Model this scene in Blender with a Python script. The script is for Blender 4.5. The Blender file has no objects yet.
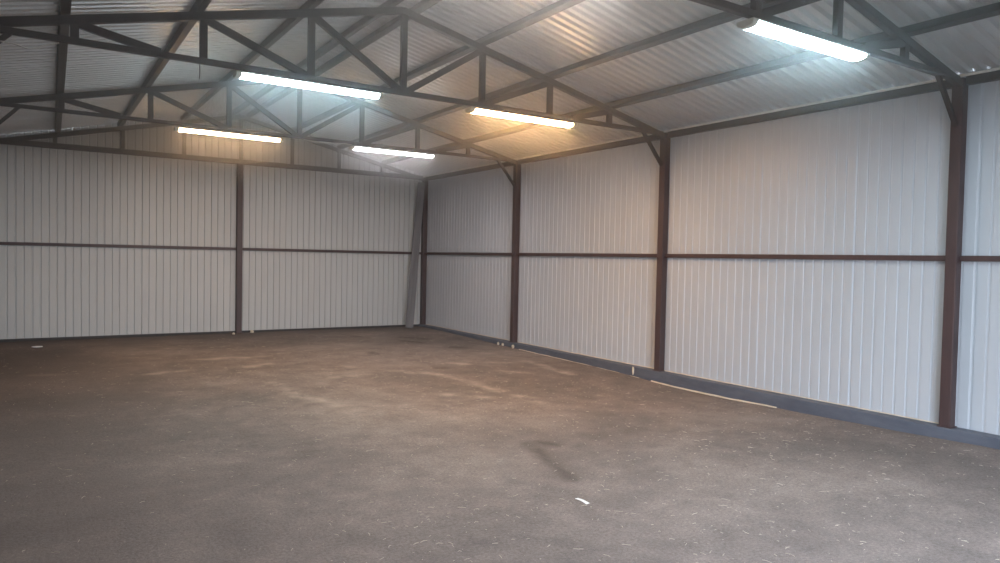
import bpy, bmesh, math, random
from mathutils import Vector, Matrix, noise
random.seed(7)
S = bpy.context.scene
COL = S.collection

# ------------------------------------------------------------------ layout (metres)
HAZE = 0.16
XR, XM, XL = 6.165, 2.796, -0.573        # right posts, ridge, left posts
YB = [12.147, 9.069, 6.008, 2.832]       # frame planes, back to front
YF = -0.33                               # front gable with the open gateway
WR, WL, WB = XR + 0.052, XL - 0.052, YB[0] + 0.052   # inner faces of the sheeting
ZE, ZRG = 2.862, 3.634                   # centre of top chords at post and ridge
ZB = 2.897                               # centre of bottom chords
ZG = 1.48                                # girt
PS = 0.088                               # post width
SL = (ZRG - ZE) / (XR - XM)

def ztop(x): return ZRG - SL * abs(x - XM)
def zroof(x): return ztop(x) + 0.03 + 0.062
def zfloor(y, x=None):
    z = 0.0 if y < 5 else 0.10 * min(1, (y - 5) / 7)
    if x is None: x = XR
    # the ground swells a little along the right wall near the entrance and dips past it
    k = max(0.0, min(1.0, (x - 3.6) / 2.2)); k = k * k * (3 - 2 * k)
    return z + k * (0.042 * math.exp(-((y - 2.2) / 1.1) ** 2) - 0.022 * math.exp(-((y - 5.6) / 1.0) ** 2))

# ------------------------------------------------------------------ materials
def mat(name):
    m = bpy.data.materials.new(name); m.use_nodes = True
    nt = m.node_tree
    return m, nt, nt.nodes['Principled BSDF']
def N(nt, t, **k):
    n = nt.nodes.new(t)
    for a, b in k.items(): setattr(n, a, b)
    return n
def ramp(nt, fac, stops):
    r = N(nt, 'ShaderNodeValToRGB')
    e = r.color_ramp.elements
    while len(e) < len(stops): e.new(0.5)
    for i, (p, c) in enumerate(stops):
        e[i].position = p; e[i].color = (*c, 1) if len(c) == 3 else c
    nt.links.new(fac, r.inputs[0]); return r.outputs[0]
def noise_tex(nt, scale, detail=4, rough=0.55, vec=None, dist=0):
    n = N(nt, 'ShaderNodeTexNoise'); n.inputs['Scale'].default_value = scale
    n.inputs['Detail'].default_value = detail; n.inputs['Roughness'].default_value = rough
    n.inputs['Distortion'].default_value = dist
    if vec is not None: nt.links.new(vec, n.inputs['Vector'])
    return n.outputs['Fac']
def coords(nt, scale=(1, 1, 1)):
    tc = N(nt, 'ShaderNodeTexCoord'); mp = N(nt, 'ShaderNodeMapping')
    mp.inputs['Scale'].default_value = scale
    nt.links.new(tc.outputs['Object'], mp.inputs['Vector']); return mp.outputs[0]
def mix(nt, a, b, f, mode='MIX'):
    m = N(nt, 'ShaderNodeMix', data_type='RGBA', blend_type=mode)
    for sock, v in ((m.inputs[0], f), (m.inputs[6], a), (m.inputs[7], b)):
        if isinstance(v, (int, float)): sock.default_value = v
        elif isinstance(v, tuple): sock.default_value = (*v, 1)
        else: nt.links.new(v, sock)
    return m.outputs[2]
def bump(nt, b, h, strength, dist):
    n = N(nt, 'ShaderNodeBump'); n.inputs['Strength'].default_value = strength
    n.inputs['Distance'].default_value = dist
    nt.links.new(h, n.inputs['Height']); nt.links.new(n.outputs[0], b.inputs['Normal'])

def paint(name, c1, c2, rough=0.5, metal=0.0, scale=(6, 6, 6), bumpy=0.1, spec=0.5):
    m, nt, b = mat(name); v = coords(nt, scale)
    f = noise_tex(nt, 1.0, 5, 0.6, v)
    nt.links.new(ramp(nt, f, [(0.3, c1), (0.7, c2)]), b.inputs['Base Color'])
    b.inputs['Roughness'].default_value = rough; b.inputs['Metallic'].default_value = metal
    b.inputs['Specular IOR Level'].default_value = spec
    if bumpy:
        f2 = noise_tex(nt, 60, 3, 0.6, coords(nt)); bump(nt, b, f2, bumpy, 0.002)
    return m

M = {}
M['wall'] = paint('sheet_wall', (0.49, 0.51, 0.555), (0.54, 0.56, 0.605), 0.42, 0.0, (0.8, 0.8, 0.5), 0)
M['wall_back'] = paint('sheet_wall_back', (0.50, 0.50, 0.50), (0.56, 0.56, 0.555), 0.45, 0.0, (0.8, 0.8, 0.5), 0)
M['wall_left'] = paint('unseen_wall_bounce_cut_brown', (0.06, 0.045, 0.04), (0.08, 0.06, 0.05), 0.6, 0.0, (0.8, 0.8, 0.5), 0)  # unseen wall; dark brown picked to cut light bounced onto the left floor
M['gable'] = M['wall_back']
M['roof'] = paint('sheet_roof', (0.68, 0.67, 0.67), (0.76, 0.75, 0.75), 0.30, 0.4, (1.2, 0.5, 1), 0)
M['post'] = paint('primer_post', (0.050, 0.026, 0.026), (0.075, 0.040, 0.038), 0.5, 0, (9, 9, 2), 0.2)
M['truss'] = paint('primer_truss', (0.036, 0.024, 0.022), (0.056, 0.037, 0.033), 0.5, 0, (5, 5, 5), 0.2)
M['purlin'] = paint('primer_purlin', (0.036, 0.026, 0.025), (0.056, 0.040, 0.037), 0.5, 0, (5, 1, 5), 0.2)
M['curb'] = paint('curb_steel', (0.075, 0.085, 0.115), (0.12, 0.13, 0.165), 0.55, 0.0, (5, 3, 12), 0.3)
M['darktrim'] = paint('dark_trim', (0.03, 0.026, 0.028), (0.05, 0.045, 0.045), 0.7)
M['foam'] = paint('foam', (0.62, 0.52, 0.40), (0.78, 0.70, 0.58), 0.8, 0, (3, 9, 3), 0.4)
M['gap_daylight'] = paint('painted_gap_daylight', (0.90, 0.86, 0.80), (0.93, 0.90, 0.86), 0.7, 0, (3, 9, 3), 0)  # near-white colour standing in for daylight through the eave gap
M['board'] = paint('old_board', (0.105, 0.10, 0.11), (0.20, 0.19, 0.20), 0.75, 0, (14, 14, 1.2), 0.4)
M['plastic'] = paint('lamp_plastic', (0.55, 0.52, 0.45), (0.60, 0.57, 0.50), 0.4, 0, (4, 4, 4), 0)
M['cable_w'] = paint('cable_white', (0.6, 0.58, 0.55), (0.66, 0.64, 0.6), 0.5, 0, (4, 4, 4), 0)
M['cable_b'] = paint('cable_black', (0.02, 0.02, 0.02), (0.03, 0.03, 0.03), 0.5, 0, (4, 4, 4), 0)
M['paper'] = paint('paper', (0.80, 0.80, 0.80), (0.86, 0.86, 0.86), 0.7, 0, (9, 9, 9), 0)
M['straw'] = paint('straw', (0.44, 0.37, 0.30), (0.62, 0.54, 0.44), 0.7, 0, (3, 3, 3), 0)
M['steel'] = paint('bolt_steel', (0.25, 0.25, 0.26), (0.3, 0.3, 0.31), 0.4, 0.8, (9, 9, 9), 0)

def lens(name, col, strength):
    m, nt, b = mat(name)
    b.inputs['Base Color'].default_value = (0.85, 0.85, 0.85, 1); b.inputs['Roughness'].default_value = 0.4
    f = noise_tex(nt, 3, 2, 0.5, coords(nt))
    nt.links.new(ramp(nt, f, [(0.3, col), (0.7, tuple(c * 0.97 for c in col))]), b.inputs['Emission Color'])
    b.inputs['Emission Strength'].default_value = strength
    return m
COOL = (0.62, 0.90, 1.0); WARM = (1.0, 0.56, 0.24); NEUT = (1.0, 0.98, 1.0); WARM2 = (1.0, 0.64, 0.34)

# ground: packed dirt over asphalt, with pale sandy drifts, damp stains and painted shade on the left, stored per vertex
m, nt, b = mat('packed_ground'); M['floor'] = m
v = coords(nt)
big = noise_tex(nt, 0.55, 5, 0.6, v, 0.4)
mid = noise_tex(nt, 4.0, 6, 0.65, v, 0.2)
fine = noise_tex(nt, 55, 4, 0.75, v)
grit = noise_tex(nt, 190, 2, 0.7, v)
c = ramp(nt, big, [(0.32, (0.170, 0.142, 0.130)), (0.52, (0.235, 0.193, 0.175)), (0.68, (0.31, 0.253, 0.226))])
c = mix(nt, c, ramp(nt, mid, [(0.3, (0.72, 0.72, 0.73)), (0.7, (1.18, 1.17, 1.15))]), 0.8, 'MULTIPLY')
c = mix(nt, c, ramp(nt, fine, [(0.3, (0.62, 0.62, 0.62)), (0.7, (1.35, 1.35, 1.35))]), 0.75, 'MULTIPLY')
c = mix(nt, c, ramp(nt, grit, [(0.35, (0.75, 0.75, 0.75)), (0.66, (1.2, 1.2, 1.2)), (0.75, (1.9, 1.85, 1.75))]), 0.6, 'MULTIPLY')
at = N(nt, 'ShaderNodeVertexColor'); at.layer_name = 'dirt_shade'
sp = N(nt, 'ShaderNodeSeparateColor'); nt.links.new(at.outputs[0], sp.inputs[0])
def thresh(ch, lo, hi):
    mm = N(nt, 'ShaderNodeMath', operation='MULTIPLY'); nt.links.new(sp.outputs[ch], mm.inputs[0])
    nt.links.new(ramp(nt, mid, [(lo, (0.15,) * 3), (hi, (1,) * 3)]), mm.inputs[1]); return mm.outputs[0]
c = mix(nt, c, (0.46, 0.375, 0.315), thresh(0, 0.35, 0.6))
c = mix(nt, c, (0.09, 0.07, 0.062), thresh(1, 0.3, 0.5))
nt.links.new(c, b.inputs['Base Color']); b.inputs['Roughness'].default_value = 0.82
b.inputs['Specular IOR Level'].default_value = 0.25
ad = N(nt, 'ShaderNodeMath', operation='ADD'); nt.links.new(mid, ad.inputs[0]); nt.links.new(fine, ad.inputs[1])
bump(nt, b, ad.outputs[0], 0.55, 0.012)

# ------------------------------------------------------------------ mesh helpers
def prop(o, label=None, cat=None, group=None, kind=None):
    if label: o['label'] = label
    if cat: o['category'] = cat
    if group: o['group'] = group
    if kind: o['kind'] = kind
    return o
def obj(name, bm, m, parent=None, smooth=False, bevel=0):
    me = bpy.data.meshes.new(name)
    bmesh.ops.recalc_face_normals(bm, faces=bm.faces)
    if smooth:
        for f in bm.faces: f.smooth = True
    bm.to_mesh(me); bm.free()
    for mm in (m if isinstance(m, list) else [m]): me.materials.append(mm)
    o = bpy.data.objects.new(name, me); COL.objects.link(o)
    if parent is not None: o.parent = parent
    if bevel:
        md = o.modifiers.new('bevel', 'BEVEL'); md.width = bevel; md.segments = 2; md.limit_method = 'ANGLE'
    return o
def empty(name, loc, label, cat, group=None):
    o = bpy.data.objects.new(name, None); COL.objects.link(o); o.location = loc
    o.empty_display_size = 0.1
    return prop(o, label, cat, group)
def box(bm, x0, x1, y0, y1, z0, z1):
    vs = [bm.verts.new((x, y, z)) for x in (x0, x1) for y in (y0, y1) for z in (z0, z1)]
    for f in ((0, 1, 3, 2), (4, 6, 7, 5), (0, 4, 5, 1), (2, 3, 7, 6), (0, 2, 6, 4), (1, 5, 7, 3)):
        bm.faces.new([vs[i] for i in f])
    return vs
def bar(bm, A, B, w, h, up=(0, 1, 0)):
    """square bar from A to B; w measured along `up`, h across"""
    A, B, up = Vector(A), Vector(B), Vector(up)
    d = (B - A).normalized(); s = d.cross(up).normalized(); u = s.cross(d).normalized()
    ring = []
    for P in (A, B):
        ring.append([bm.verts.new(P + u * (a * w / 2) + s * (c_ * h / 2)) for a, c_ in ((-1, -1), (1, -1), (1, 1), (-1, 1))])
    bm.faces.new(ring[0]); bm.faces.new(ring[1][::-1])
    for i in range(4):
        j = (i + 1) % 4; bm.faces.new((ring[0][i], ring[0][j], ring[1][j], ring[1][i]))
def tube(bm, pts, r, seg=8):
    pts = [Vector(p) for p in pts]; rings = []
    for i, p in enumerate(pts):
        d = (pts[min(i + 1, len(pts) - 1)] - pts[max(i - 1, 0)]).normalized()
        a = Vector((0, 0, 1)) if abs(d.z) < 0.9 else Vector((1, 0, 0))
        s = d.cross(a).normalized(); u = s.cross(d)
        rings.append([bm.verts.new(p + (s * math.cos(t) + u * math.sin(t)) * r) for t in [2 * math.pi * k / seg for k in range(seg)]])
    bm.faces.new(rings[0]); bm.faces.new(rings[-1][::-1])
    for a, c_ in zip(rings, rings[1:]):
        for k in range(seg):
            bm.faces.new((a[k], a[(k + 1) % seg], c_[(k + 1) % seg], c_[k]))
def rel(bm, loc): bmesh.ops.translate(bm, vec=-Vector(loc), verts=bm.verts); return bm

# ------------------------------------------------------------------ profiled sheeting
def profile(u0, u1, pitch, bottom, side, depth, seam=10, phase=0.0):
    """list of (u, d): flats at d=0 with grooves pushed out by depth; every `seam` pitches a lapped edge"""
    pts = []; k = 0; u = u0 + phase
    flat = pitch - bottom - 2 * side
    pts.append((u0, 0.0))
    while u + pitch < u1:
        pts += [(u + flat, 0.0), (u + flat + side, depth), (u + flat + side + bottom, depth), (u + pitch, 0.0)]
        k += 1; u += pitch
        if seam and k % seam == 0:
            pts += [(u + 0.004, -0.0025), (u + flat * 0.5, -0.0018)]
    pts.append((u1, 0.0))
    return pts
def sheet(prof, place, vlo, vhi, thick=None):
    bm = bmesh.new(); prev = None
    for u, d in prof:
        a = bm.verts.new(place(u, vlo(u), d)); c_ = bm.verts.new(place(u, vhi(u), d))
        if prev: bm.faces.new((prev[0], a, c_, prev[1]))
        prev = (a, c_)
    return bm
def wall(name, prof, place, lo, hi, m):
    o = obj(name, sheet(prof, place, lo, hi), m)
    md = o.modifiers.new('thickness', 'SOLIDIFY'); md.thickness = 0.0012; md.offset = 0
    return prop(o, kind='structure')

PIT = 0.1
# right wall (grooves go outward, +x)
wall('wall_right', profile(YF, WB, PIT, 0.012, 0.006, 0.007, 10, 0.03), lambda u, v, d: (WR + d, u, v), lambda u: 0.10, lambda u: zroof(WR)+0.012, M['wall'])
wall('wall_left', profile(YF, WB, PIT, 0.014, 0.006, 0.009, 10), lambda u, v, d: (WL - d, u, v), lambda u: 0.05, lambda u: zroof(WR)+0.012, M['wall_left'])
wall('wall_back', profile(WL, WR, PIT, 0.012, 0.005, 0.018, 10), lambda u, v, d: (u, WB + d, v), lambda u: 0.12,
     lambda u: zroof(u) + 0.012, M['wall_back'])
# front gable: jambs and the strip above the open gateway
GX0, GX1, GZ = 1.5, 3.9, 2.3
bm = bmesh.new()
for a, b_, lo in ((WL, GX0, 0.0), (GX0, GX1, GZ), (GX1, WR, 0.0)):
    prev = None
    for u, d in profile(a, b_, PIT, 0.012, 0.005, 0.010, 0):
        p = bm.verts.new((u, YF - 0.05 - d, lo)); q = bm.verts.new((u, YF - 0.05 - d, zroof(u) - 0.005))
        if prev: bm.faces.new((prev[0], p, q, prev[1]))
        prev = (p, q)
prop(obj('wall_front', bm, M['wall_back']), kind='structure')

# roof: two slopes of profiled sheet, ribs running down the slope
bm = bmesh.new()
RP = 0.105
def roofprof(y0, y1):
    pts = []; y = y0; k = 0
    while y < y1:
        pts += [(y, 0), (y + 0.046, 0), (y + 0.054, 0.034), (y + 0.096, 0.034)]
        y += RP; k += 1
        if k % 10 == 0: pts += [(y, -0.003)]
    return pts
for sgn in (-1, 1):
    xe = XM + sgn * (XR - XM + 0.16)
    prev = None
    for y, d in roofprof(YF - 0.25, WB + 0.15):
        a = bm.verts.new((XM, y, zroof(XM) + d)); c_ = bm.verts.new((xe, y, zroof(xe) + d))
        if prev: bm.faces.new((prev[0], a, c_, prev[1]))
        prev = (a, c_)
o = prop(obj('ceiling', bm, M['roof']), kind='structure')
md = o.modifiers.new('thickness', 'SOLIDIFY'); md.thickness = 0.0012; md.offset = 0

# ------------------------------------------------------------------ floor
SAND = [[(1.74, 9.58), (2.1, 9.57), (2.49, 9.46)], [(2.1, 8.76), (2.26, 8.81), (2.42, 8.87)], [(2.09, 7.65), (2.16, 7.43), (2.15, 6.93), (2.27, 6.67), (2.34, 6.38), (2.38, 6.09)], [(3.82, 7.71), (3.95, 7.42), (4.09, 6.87), (4.1, 6.36), (4.13, 5.94), (4.15, 5.62)], [(3.6, 7.8), (3.73, 7.6)], [(5.03, 7.94), (5.13, 7.81)], [(5.5, 7.83), (5.52, 7.29), (5.44, 6.77)], [(3.52, 6.34), (3.67, 6.16), (3.77, 6.01)], [(1.07, 8.73), (1.22, 8.77), (1.38, 8.77)], [(-0.05, 9.12), (0.24, 9.06)], [(3.11, 8.33), (3.23, 8.24)], [(4.5, 8.07), (4.62, 7.94)], [(4.82, 7.27), (4.97, 7.05)], [(2.82, 7.71), (3.0, 7.7)]]
DARK = [[(5.05, 10.76), (5.32, 10.39)], [(4.89, 10.28), (5.08, 9.95)], [(4.17, 7.79), (4.27, 7.75)], [(5.26, 9.39), (5.41, 9.22)], [(3.24, 4.38), (3.31, 4.27)], [(3.15, 4.39), (3.0, 3.93), (2.87, 3.53)], [(4.37, 11.15), (4.46, 11.05)], [(3.96, 9.35), (3.94, 9.16)]]
def segdist(px, py, a, b_):
    ax, ay = a; bx, by = b_; dx, dy = bx - ax, by - ay
    t = max(0, min(1, ((px - ax) * dx + (py - ay) * dy) / (dx * dx + dy * dy + 1e-9)))
    return math.hypot(px - ax - t * dx, py - ay - t * dy)
xs = [i * 0.06 for i in range(int((XR - XL + 0.5) / 0.06) + 1)]; xs = [XL - 0.2 + x for x in xs]
ys = [-0.5 + j * 0.06 for j in range(int(13.1 / 0.06))]
bm = bmesh.new(); grid = []
for y in ys:
    row = []
    for x in xs:
        n = noise.noise(Vector((x * 0.7, y * 0.7, 0))) * 0.008 + noise.noise(Vector((x * 3, y * 3, 5))) * 0.0025
        row.append(bm.verts.new((x, y, zfloor(y, x) + n)))
    grid.append(row)
for j in range(len(ys) - 1):
    for i in range(len(xs) - 1):
        bm.faces.new((grid[j][i], grid[j][i + 1], grid[j + 1][i + 1], grid[j + 1][i]))
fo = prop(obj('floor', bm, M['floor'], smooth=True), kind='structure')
ca = fo.data.color_attributes.new('dirt_shade', 'FLOAT_COLOR', 'POINT')
for i, vv in enumerate(fo.data.vertices):
    x, y = vv.co.x, vv.co.y
    wob = 0.05 * noise.noise(Vector((x * 4, y * 4, 9)))
    s = 0.0
    for ln in SAND:
        for a, b_ in zip(ln, ln[1:]):
            dd = segdist(x, y, a, b_) + wob
            s = max(s, math.exp(-(max(dd, 0) / 0.07) ** 2))
    d_ = 0.0
    for ln in DARK:
        for a, b_ in zip(ln, ln[1:]):
            dd = segdist(x, y, a, b_) + wob
            d_ = max(d_, math.exp(-(max(dd, 0) / 0.06) ** 2))
    # broad sandy drift in the middle of the shed
    q = math.exp(-(((x - 3.1) / 1.7) ** 2 + ((y - 7.6) / 1.9) ** 2)) * 0.22 * (0.6 + noise.noise(Vector((x * 1.3, y * 1.3, 2))))
    # darker ground at the foot of the back wall, damp dirt in the back corner
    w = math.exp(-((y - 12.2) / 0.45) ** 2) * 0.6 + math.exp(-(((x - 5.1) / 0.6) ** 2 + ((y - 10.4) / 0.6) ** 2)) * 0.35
    w += 0.42 * max(0.0, min(1.0, (1.25 - x + 0.5 * noise.noise(Vector((x * 1.1, y * 0.9, 11)))) / 1.1))  # shade painted into the ground toward the left wall, with a ragged edge
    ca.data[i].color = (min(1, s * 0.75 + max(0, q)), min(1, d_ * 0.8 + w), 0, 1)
bm = bmesh.new(); box(bm, XL - 8, XR + 8, -16, -0.45, -0.12, -0.02)
m, nt, b = mat('yard'); b.inputs['Roughness'].default_value = 0.9
nt.links.new(ramp(nt, noise_tex(nt, 3, 5, 0.6, coords(nt)), [(0.3, (0.11, 0.10, 0.09)), (0.7, (0.17, 0.16, 0.14))]), b.inputs['Base Color'])
prop(obj('floor_yard', bm, m), kind='structure')

# ------------------------------------------------------------------ base trims
def struct_box(name, dims, m, bevel=0.004):
    bm = bmesh.new(); box(bm, *dims); return prop(obj(name, bm, m, bevel=bevel), kind='structure')
# steel base rail along the right wall, one length per bay, slightly dented
bm = bmesh.new()
n = 70; pr = None
for i in range(n + 1):
    y = YF + (WB - YF) * i / n
    zt = 0.122 + 0.012 * max(0, (y - 5) / 7) + 0.003 * noise.noise(Vector((y * 2, 0, 3)))
    xf = XR - 0.075 + 0.006 * noise.noise(Vector((y * 1.5, 4, 0)))
    ring = [bm.verts.new(p) for p in ((xf, y, zfloor(y) - 0.03), (xf, y, zt - 0.006), (xf + 0.006, y, zt), (WR - 0.003, y, zt + 0.002), (WR - 0.003, y, -0.03))]
    if pr:
        for k in range(5):
            kk = (k + 1) % 5; bm.faces.new((pr[k], pr[kk], ring[kk], ring[k]))
    else: bm.faces.new(ring)
    pr = ring
bm.faces.new(pr[::-1])
prop(obj('baseboard_right', bm, M['curb']), kind='structure')
struct_box('baseboard_back', (WL, WR - 0.10, WB - 0.03, WB - 0.004, 0.04, 0.135), M['darktrim'])
struct_box('baseboard_left', (WL + 0.004, WL + 0.05, YF, WB - 0.04, -0.03, 0.10), M['darktrim'])
# ragged foam bead showing at the foot of the base rail
def bead(name, pts_fn, y0, y1, r, m, parts=None):
    bm = bmesh.new(); n_ = int((y1 - y0) / 0.05)
    tube(bm, [pts_fn(y0 + (y1 - y0) * i / n_) for i in range(n_ + 1)], r, 6)
    return prop(obj(name, bm, m, smooth=True), kind='structure')
nz = lambda y, s: noise.noise(Vector((y * 5, s, 0)))
bead('trim_1', lambda y: (XR - 0.082 + 0.006 * nz(y, 1), y, zfloor(y) + 0.004 + 0.006 * nz(y, 2)), 4.35, 6.05, 0.010, M['foam'])
bead('trim_2', lambda y: (XR - 0.082 + 0.004 * nz(y, 1), y, zfloor(y) + 0.000 + 0.005 * nz(y, 2)), 6.25, 8.8, 0.006, M['foam'])
bead('trim_3', lambda y: (WR - 0.012, y, 0.128 + 0.012 * max(0, (y - 5) / 7) + 0.003 * nz(y, 3)), 2.9, WB - 0.05, 0.006, M['foam'])
# pale strip painted as daylight showing between the eave beam and the roof
bead('gap_daylight_strip', lambda y: (XR - 0.012, y, 2.927 + 0.002 * nz(y, 6)), YF, WB - 0.02, 0.0115, M['gap_daylight'])

struct_box('trim_5', (WR + 0.03, WR + 0.05, YF, WB, 2.86, zroof(WR + 0.05) + 0.032), M['darktrim'], 0)
# ------------------------------------------------------------------ posts
def post(x, y, label, z0, ztp, m=None, gusset=0, parent=None):
    t = empty('steel_post', (x, y, z0), label, 'post', 'steel posts along the walls')
    bm = bmesh.new(); h_ = PS / 2
    box(bm, -h_, h_, -h_, h_, 0, ztp - z0)
    obj('shaft', bm, M['post'], t, bevel=0.008)
    bm = bmesh.new(); box(bm, -h_ - 0.012, h_ + 0.006, -h_ - 0.012, h_ + 0.006, 0, 0.008)
    obj('base_plate', bm, M['post'], t)
    return t
zc = lambda y: 0.123 + 0.012 * max(0, (y - 5) / 7)
LB = ['brown steel post in the far corner, behind the leaning board',
      'brown steel post on the right wall nearest the far corner',
      'brown steel post standing midway along the right wall',
      'thickest looking brown steel post at the right edge, nearest the viewer']
for y, l in zip(YB, LB): post(XR, y, l, zc(y), 2.905)
post(XM, YB[0], 'brown steel post in the middle of the back wall', 0.092, ZB - 0.026)
lw = bpy.data.objects['wall_left']
for y in YB:
    bm = bmesh.new(); box(bm, XL - 0.044, XL + 0.044, y - 0.044, y + 0.044, zfloor(y) - 0.01, ZE - 0.036)
    obj('steel_post', bm, M['post'], lw, bevel=0.006)

# ------------------------------------------------------------------ girts
def girt(A, B, label):
    A, B = Vector(A), Vector(B); mid_ = (A + B) / 2
    bm = bmesh.new(); bar(bm, A - mid_, B - mid_, 0.045, 0.045, (0, 0, 1))
    o = obj('wall_girt', bm, M['post'], bevel=0.004); o.location = mid_
    prop(o, label, 'girt', 'horizontal wall girts')
hp = PS / 2 + 0.001
gx = WR - 0.025
gl = ['thin brown girt on the right wall in the bay next to the far corner',
      'thin brown girt on the right wall between its second and third posts from the corner',
      'long thin brown girt on the right wall left of the nearest post',
      'stub of brown girt at the right edge, beyond the nearest post']
yy = YB + [YF + 0.0]
for k in range(4):
    girt((gx, yy[k + 1] + (hp if k < 3 else 0), ZG), (gx, yy[k] - hp, ZG), gl[k])
gy = WB - 0.025
girt((XM + hp, gy, ZG), (XR - hp, gy, ZG), 'thin brown girt on the back wall right of its middle post')
girt((XL + hp, gy, ZG), (XM - hp, gy, ZG), 'thin brown girt on the back wall left of its middle post')
# eave beam on top of the right wall, one per bay
el = ['brown eave beam above the far bay of the right wall', 'brown eave beam above the second bay of the right wall from the corner',
      'long brown eave beam above the large bay left of the nearest post', 'brown eave beam at the right edge, past the nearest post']
for k in range(4):
    y1, y0 = yy[k] - hp, yy[k + 1] + (hp if k < 3 else 0)
    bm = bmesh.new(); box(bm, -0.03, 0.03, (y0 - y1) / 2, (y1 - y0) / 2, -0.033, 0.033)
    o = obj('eave_beam', bm, M['truss'], bevel=0.005); o.location = (XR + 0.015, (y0 + y1) / 2, 2.882)
    prop(o, el[k], 'beam', 'eave beams on the right wall')

# ------------------------------------------------------------------ trusses
HB = 0.022; TC = 0.062
XV = (0.235, 1.10, 1.955, 2.81, 3.65, 4.475, 5.293)
def truss(y, label, gable=False, knee=True):
    base = Vector((XM, y, ZB))
    t = empty('roof_truss', base, label, 'truss', 'roof trusses')
    P = lambda x, z, dy=0: (x - base.x, dy, z - base.z)
    dx = (XR - XM) / 4
    for s in (-1, 1):
        bm = bmesh.new(); e = XM + s * (XR - XM + 0.02)
        bar(bm, P(XM, ZRG), P(e, ztop(e)), 0.05, TC, (0, 1, 0)); obj('top_chord', bm, M['truss'], t, bevel=0.004)
    bm = bmesh.new(); bar(bm, P(XL + 0.05, ZB), P(XR - 0.05, ZB), 0.044, (0.078 if gable else 0.038 if y > 8 else 2 * HB), (0, 1, 0)); obj('bottom_chord', bm, M['truss'], t, bevel=0.003)
    for i in range(-3, 4):
        x = XV[i + 3] if y > 4 else XM + i * dx; w = 0.055 if not gable else 0.05
        z1 = ztop(x) - TC / 2 + 0.01
        if abs(i) == 0: z1 -= 0.005
        bm = bmesh.new(); bar(bm, P(x, ZB + HB - 0.002), P(x, z1), 0.04, w, (0, 1, 0)); obj('vertical_strut', bm, M['truss'], t)
        if i == 0 or gable: continue
        s = 1 if i > 0 else -1; xi = XV[i + 3 - s] + (s * 0.27 if abs(i) == 3 else 0)
        A = P(xi + s * 0.035, ZB + HB - 0.006); B = P(x - s * 0.03, ztop(x) - TC / 2 + 0.004)
        bm = bmesh.new(); bar(bm, A, B, 0.036, 0.056, (0, 1, 0)); obj('diagonal_strut', bm, M['truss'], t)
    if knee:
        for s, px in ((1, XR), (-1, XL)):
            bm = bmesh.new(); bar(bm, P(px - s * (PS / 2 + 0.005), 2.53 if s > 0 else 2.47), P(px - s * (0.36 if s > 0 else 0.43), ZB - 0.008), 0.03, 0.034, (0, 1, 0))
            obj('knee_brace', bm, M['truss'], t)
truss(YB[0], 'gable truss against the back wall with upright struts only', gable=True, knee=False)
truss(YB[1], 'dark steel roof truss second from the back wall')
truss(YB[2], 'dark steel roof truss in the middle, complete from its peak to the right wall')
truss(YB[3], 'nearest dark steel roof truss, half seen at the upper right')
bm = bmesh.new()
for s in (-1, 1): bar(bm, (XM, YF, ZRG), (XM + s * (XR - XM), YF, ZE), 0.05, TC)
bar(bm, (XL, YF, ZB), (XR, YF, ZB), 0.044, 0.06)
for x, w in ((GX0, .07), (GX1, .07)): box(bm, x - w / 2, x + w / 2, YF - 0.03, YF + 0.03, -0.02, ZB)
box(bm, GX0, GX1, YF - 0.03, YF + 0.03, GZ, GZ + 0.06)
obj('gate_frame', bm, M['post'], bpy.data.objects['wall_front'])

# ------------------------------------------------------------------ purlins
dx = (XR - XM) / 4
def purlin(x, label, skew=0.0):
    z = ztop(x) + 0.03 + 0.03
    bm = bmesh.new(); L = (YB[0] + 0.04) - (YF - 0.2)
    box(bm, -0.033, 0.033, -L / 2, L / 2, -0.03, 0.03)
    # tilt with the slope
    a = -math.atan(SL) if x < XM else math.atan(SL)
    bmesh.ops.rotate(bm, cent=(0, 0, 0), matrix=Matrix.Rotation(a, 3, 'Y'), verts=bm.verts)
    o = obj('roof_purlin', bm, M['purlin'], bevel=0.004); o.location = (x - math.tan(skew) * L / 2, (YB[0] + 0.04 + YF - 0.2) / 2, z); o.rotation_euler.z = -skew
    prop(o, label, 'purlin', 'long roof purlins')
purlin(XM - 0.13, 'ridge purlin just left of the roof peak')
purlin(XM + 0.13, 'ridge purlin just right of the roof peak')
for i, w in ((1, 'first purlin down the right roof slope from the peak'), (2, 'second purlin down the right roof slope from the peak'),
             (3, 'third purlin down the right roof slope, the one closest to the right wall')):
    purlin(XM + i * dx, 'dark steel ' + w)
for i, w in ((1, 'first purlin down the left roof slope from the peak'), (2, 'second purlin down the left roof slope from the peak'),
             (3, 'third purlin down the left roof slope, leftmost in the photo')):
    purlin(XM - i * dx - (0.02, 0.05, 0.0)[i - 1], 'dark steel ' + w, 0.0155 if i == 3 else 0)
for x in (XL,):
    bm = bmesh.new(); box(bm, x - 0.03, x + 0.03, YF, WB, 2.82, 2.91)
    obj('eave_beam', bm, M['truss'], lw)

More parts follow.
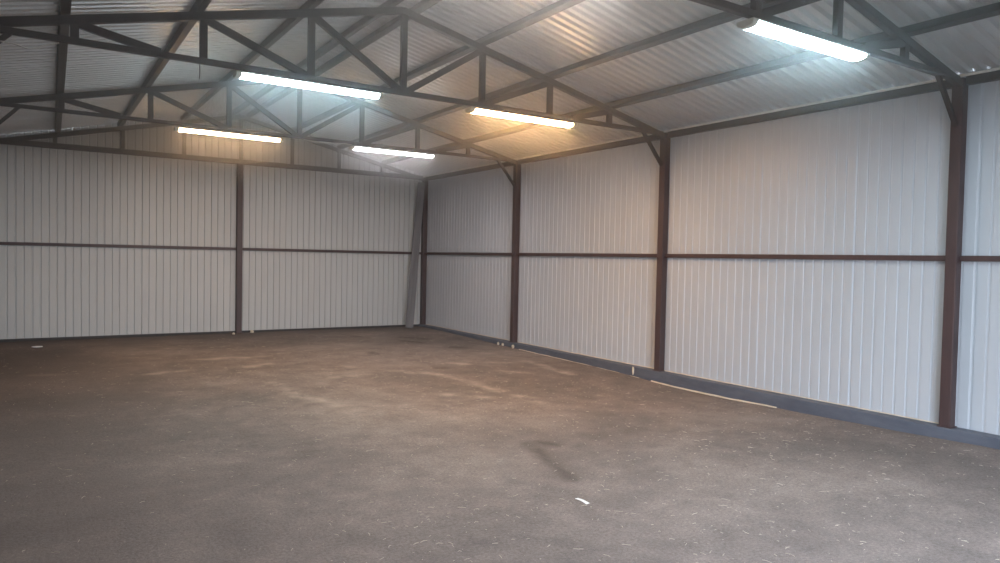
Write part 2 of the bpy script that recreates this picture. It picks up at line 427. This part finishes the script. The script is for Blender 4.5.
# ------------------------------------------------------------------ lamps
LW, LH = 0.132, 0.045
def half_profile(n=16):
    # lower lens outline (y, z), z from 0 (mount plane) downward
    pts = []
    for k in range(n + 1):
        a = math.pi * k / n
        pts.append((math.cos(a) * LW / 2 * (1 if abs(math.cos(a)) < 0.98 else 0.99), -0.012 - (LH - 0.012) * abs(math.sin(a)) ** 0.72))
    return pts
def extr(bm, prof, x0, x1, s0=1, s1=1):
    r0 = [bm.verts.new((x0, y * s0, -0.0 + z * s0)) for y, z in prof]; r1 = [bm.verts.new((x1, y * s1, z * s1)) for y, z in prof]
    n_ = len(prof)
    for k in range(n_):
        bm.faces.new((r0[k], r0[(k + 1) % n_], r1[(k + 1) % n_], r1[k]))
    bm.faces.new(r0); bm.faces.new(r1[::-1])
def lamp(x0, x1, y, z, col, power, label, emi):
    cx = (x0 + x1) / 2; L = x1 - x0
    t = empty('batten_lamp', (cx, y, z), label, 'ceiling lamp', 'long batten lamps under the trusses')
    hp_ = half_profile(); cap = 0.045
    bm = bmesh.new(); box(bm, -L / 2 + cap, L / 2 - cap, -LW / 2 - 0.001, LW / 2 + 0.001, -0.0125, 0); obj('housing', bm, M['plastic'], t, bevel=0.002)
    bm = bmesh.new(); extr(bm, hp_, -L / 2 + cap, L / 2 - cap)
    obj('diffuser', bm, lens('lens_glow', col, emi), t, smooth=False)
    for s in (-1, 1):
        bm = bmesh.new()
        capprof = hp_ + [(-LW / 2 * 0.97, 0), (LW / 2 * 0.97, 0)]
        extr(bm, [(a * 1.015, c_ * 1.015) for a, c_ in capprof], s * (L / 2 - cap), s * L / 2, 1, 0.93)
        obj('end_cap', bm, M['plastic'], t, bevel=0.003)
    for s in (-1, 1):
        bm = bmesh.new(); box(bm, s * L * 0.3 - 0.015, s * L * 0.3 + 0.015, -0.02, 0.02, 0, ZB - 0.022 - z)
        obj('mounting_clip', bm, M['steel'], t)
    return t
ZL = ZB - 0.022 - 0.022
LAMPS = [
 (1.335, 2.60, YB[2] - 0.0, ZL, COOL, 1, 'bluish white glowing batten lamp left of the peak under the middle truss', 74),
 (1.350, 2.60, YB[1] - 0.0, ZL, WARM2, 1, 'warm glowing batten lamp farthest left in the photo', 74),
 (3.49, 4.74, YB[1] - 0.0, ZL, NEUT, 1, 'small far neutral white batten lamp close to the back corner', 52),
 (3.50, 4.79, YB[2] - 0.0, ZL, WARM, 1, 'orange glowing batten lamp right of the peak under the middle truss', 126),
 (3.54, 4.77, YB[3] - 0.0, ZL, COOL, 1, 'largest and nearest bluish white batten lamp at the upper right', 62),
 (1.34, 2.60, YB[3] - 0.0, ZL, (1.0, 0.93, 0.86), 1, 'warm white batten lamp on the near truss, just above the top edge of the view', 78),
]
for a in LAMPS: lamp(*a)

# ------------------------------------------------------------------ loose things
# leaning board
A = Vector((5.745, 11.86, 0.108)); B = Vector((6.045, 12.06, 2.80))
bm = bmesh.new(); d = (B - A); L = d.length
for i in range(13):
    pass
n = 14; pr = None
for i in range(n + 1):
    s = i / n; wob = 0.004 * noise.noise(Vector((s * 3, 0, 0)))
    w = 0.072 - 0.006 * s; th = 0.018
    ring = [bm.verts.new((a * w + wob, c_ * th + 0.01 * math.sin(s * math.pi), L * s)) for a, c_ in ((-1, -1), (1, -1), (1, 1), (-1, 1))]
    if pr:
        for k in range(4): bm.faces.new((pr[k], pr[(k + 1) % 4], ring[(k + 1) % 4], ring[k]))
    else: bm.faces.new(ring)
    pr = ring
bm.faces.new(pr[::-1])
o = obj('wooden_board', bm, M['board'], bevel=0.003); o.location = A
o.rotation_mode = 'QUATERNION'
zax = d.normalized(); xax = Vector((math.cos(-0.35), math.sin(-0.35), 0)); xax = (xax - zax * xax.dot(zax)).normalized(); yax = zax.cross(xax)
o.rotation_quaternion = Matrix((xax, yax, zax)).transposed().to_quaternion()
prop(o, 'weathered grey wooden board leaning into the far corner', 'board')

def cable(name, pts, r, m, label):
    bm = bmesh.new(); c0 = Vector(pts[0]); P = [Vector(p) - c0 for p in pts]
    # Catmull-Rom
    out = []
    for i in range(len(P) - 1):
        p0, p1, p2, p3 = P[max(i - 1, 0)], P[i], P[i + 1], P[min(i + 2, len(P) - 1)]
        for k in range(6):
            u = k / 6
            out.append(0.5 * ((2 * p1) + (p2 - p0) * u + (2 * p0 - 5 * p1 + 4 * p2 - p3) * u * u + (3 * p1 - p0 - 3 * p2 + p3) * u ** 3))
    out.append(P[-1]); tube(bm, out, r, 6)
    o = obj(name, bm, m, smooth=True); o.location = c0; prop(o, label, 'cable'); return o
y6 = YB[2] - 0.03
cable('dangling_cord', [(-0.20, y6, 2.812), (-0.12, y6, 2.806), (-0.03, y6, 2.79), (0.06, y6, 2.83), (0.14, y6, 2.86)], 0.005, M['cable_w'], 'thin white cord hanging under the middle truss at the far left')
cable('hanging_wire', [(1.068, y6, 2.876), (1.070, y6, 2.81), (1.066, y6, 2.75)], 0.0035, M['cable_b'], 'short dark wire hanging straight down left of the bluish lamp')
y9 = YB[1] - 0.026
cable('lamp_cable', [(2.85, y9, 2.868), (3.1, y9, 2.852), (3.35, y9, 2.872), (3.50, y9, 2.868)], 0.006, M['cable_w'], 'white cable along the truss leading to the far neutral lamp')
cable('drop_cable', [(4.505, y9, 3.19), (4.507, y9, 3.05), (4.503, y9, 2.92)], 0.005, M['cable_w'], 'white cable running down a strut above the far neutral lamp')

# paper strip
bm = bmesh.new(); pr = None
for i in range(7):
    s = i / 6; z = 0.003 + 0.004 * math.sin(s * math.pi)
    a = bm.verts.new((s * 0.11, -0.011, z)); b_ = bm.verts.new((s * 0.11, 0.011, z + 0.003 * s))
    if pr: bm.faces.new((pr[0], a, b_, pr[1]))
    pr = (a, b_)
o = obj('paper_scrap', bm, M['paper']); o.location = (2.665, 3.23, 0.003); o.rotation_euler = (0, 0, math.radians(-92))
md = o.modifiers.new('thickness', 'SOLIDIFY'); md.thickness = 0.0015
prop(o, 'small white paper strip lying on the ground in the foreground', 'paper')
def crumb(name, loc, r, label, cat, m, sc=(1, 1, 1)):
    bm = bmesh.new(); bmesh.ops.create_icosphere(bm, subdivisions=2, radius=r)
    for v_ in bm.verts:
        k = 1 + 0.45 * noise.noise(v_.co * (1.6 / r) + Vector(loc)); v_.co = Vector((v_.co.x * k * sc[0], v_.co.y * k * sc[1], v_.co.z * k * sc[2]))
    o = obj(name, bm, m, smooth=True); o.location = loc
    prop(o, label, cat); return o
crumb('foam_crumb', (6.045, 9.32, 0.085), 0.018, 'pale foam crumb left of the second post from the corner, left of three', 'foam crumb', M['foam'], (1, 1, 1.4))['group'] = 'foam crumbs by the post'
crumb('foam_crumb', (6.045, 9.19, 0.085), 0.018, 'pale foam crumb left of the second post from the corner, middle one of three', 'foam crumb', M['foam'], (1, 1, 1.2))['group'] = 'foam crumbs by the post'
crumb('foam_crumb', (6.06, 8.93, 0.082), 0.022, 'pale foam crumb at the foot of the second post from the corner, rightmost of three', 'foam crumb', M['foam'], (1, 1, 1.3))['group'] = 'foam crumbs by the post'
crumb('foam_drip', (6.085, 6.36, 0.075), 0.016, 'pinkish foam drip on the base rail left of the middle right post', 'foam', M['foam'], (0.6, 1, 3.2))
crumb('foam_crumb', (2.68, 11.97, 0.11), 0.022, 'pale crumb on the ground just left of the back wall post', 'foam crumb', M['foam'])
crumb('foam_crumb', (2.99, 12.06, 0.125), 0.03, 'pale crumb against the back wall just right of its post', 'foam crumb', M['foam'])
crumb('white_scrap', (0.02, 11.33, 0.108), 0.045, 'flat white scrap on the dark ground at the far left', 'scrap', M['paper'], (1.5, 1, 0.25))

# straw and wood chips strewn over the ground: nobody could count them
bm = bmesh.new()
for i in range(6500):
    y = random.uniform(0.9, 11.5); x = random.uniform(XL + 0.1, XR - 0.15)
    dens = 0.30 + 0.7 * (0.5 + noise.noise(Vector((x * 0.9, y * 0.9, 3)))) 
    if x < 1.5: dens *= 0.5
    if random.random() > dens: continue
    L = random.choice((0.006, 0.01, 0.014, 0.02, 0.03, 0.045)) * random.uniform(0.6, 1.2)
    w = random.uniform(0.0009, 0.0018); a = random.uniform(0, math.pi)
    z = zfloor(y, x) + noise.noise(Vector((x * 0.7, y * 0.7, 0))) * 0.008 + noise.noise(Vector((x * 3, y * 3, 5))) * 0.0025 + 0.003
    dxx, dyy = math.cos(a) * L / 2, math.sin(a) * L / 2; c2 = random.uniform(-0.2, 0.2) * L
    bar(bm, (x - dxx, y - dyy, z), (x - dyy * 0.2 * c2, y + c2, z + 0.002), w, w, (0, 0, 1))
    bar(bm, (x - dyy * 0.2 * c2, y + c2, z + 0.002), (x + dxx, y + dyy, z), w, w, (0, 0, 1))
prop(obj('straw_bits', bm, M['straw']), 'pale straw bits and chips strewn over the brown ground', 'straw', kind='stuff')

# ------------------------------------------------------------------ light
W = bpy.data.worlds.new('World'); S.world = W; W.use_nodes = True
nt = W.node_tree; bg = nt.nodes['Background']
tc = N(nt, 'ShaderNodeTexCoord'); sx = N(nt, 'ShaderNodeSeparateXYZ'); nt.links.new(tc.outputs['Generated'], sx.inputs[0])
nt.links.new(ramp(nt, sx.outputs[2], [(0.0, (0.80, 0.89, 1.0)), (0.5, (0.70, 0.83, 1.0))]), bg.inputs[0])
bg.inputs[1].default_value = 21.0
# sampling portal in the open gateway (adds no light, only guides the sky light)
pl = bpy.data.lights.new('gate_portal', 'AREA'); pl.shape = 'RECTANGLE'; pl.size = GX1 - GX0; pl.size_y = GZ; pl.cycles.is_portal = True
po = bpy.data.objects.new('gate_portal', pl); COL.objects.link(po); po.location = ((GX0 + GX1) / 2, YF - 0.08, GZ / 2); po.rotation_euler = (math.radians(90), 0, 0)

# haze volume added to give the lamps a lens-bloom halo
m = bpy.data.materials.new('halo_haze'); m.use_nodes = True; nt = m.node_tree
nt.nodes.remove(nt.nodes['Principled BSDF'])
vsn = N(nt, 'ShaderNodeVolumeScatter'); vsn.inputs['Density'].default_value = HAZE; vsn.inputs['Color'].default_value = (0.93, 0.93, 0.95, 1)
tc = N(nt, 'ShaderNodeTexCoord'); sx = N(nt, 'ShaderNodeSeparateXYZ'); nt.links.new(tc.outputs['Object'], sx.inputs[0])
mr = N(nt, 'ShaderNodeMapRange', interpolation_type='SMOOTHSTEP'); nt.links.new(sx.outputs[2], mr.inputs[0])
for i_, v_ in ((1, 2.25), (2, 2.95), (3, 0.002), (4, HAZE)): mr.inputs[i_].default_value = v_
nt.links.new(mr.outputs[0], vsn.inputs['Density'])     # added haze thickens around the lamps for their halos
nt.links.new(vsn.outputs[0], nt.nodes['Material Output'].inputs['Volume'])
bm = bmesh.new(); box(bm, XL - 0.25, XR + 0.25, YF - 0.3, WB + 0.25, -0.3, 4.0)
prop(obj('halo_haze', bm, m), 'thin added haze standing in for the lens bloom around the lamps', 'haze', kind='stuff')

# ------------------------------------------------------------------ camera
f, yaw, pt, rl = 715.4, 0.576303, -0.031219, 0.020187
R0 = Vector((math.cos(yaw), -math.sin(yaw), 0)); F0 = Vector((math.sin(yaw), math.cos(yaw), 0)); U0 = Vector((0, 0, 1))
Fw = F0 * math.cos(pt) + U0 * math.sin(pt); Up = -F0 * math.sin(pt) + U0 * math.cos(pt)
Rr = R0 * math.cos(rl) + Up * math.sin(rl); Uu = -R0 * math.sin(rl) + Up * math.cos(rl)
cam = bpy.data.cameras.new('Camera'); cam.sensor_width = 36; cam.lens = f * 36 / 1000; cam.clip_start = 0.05
co = bpy.data.objects.new('Camera', cam); COL.objects.link(co)
co.matrix_world = Matrix(((Rr.x, Uu.x, -Fw.x, 0), (Rr.y, Uu.y, -Fw.y, 0), (Rr.z, Uu.z, -Fw.z, 1.4), (0, 0, 0, 1)))
S.camera = co
vs = S.view_settings
S.display_settings.display_device = 'sRGB'; vs.view_transform = 'Standard'; vs.look = 'None'; vs.gamma = 1; vs.use_curve_mapping = False
vs.exposure = 0.0
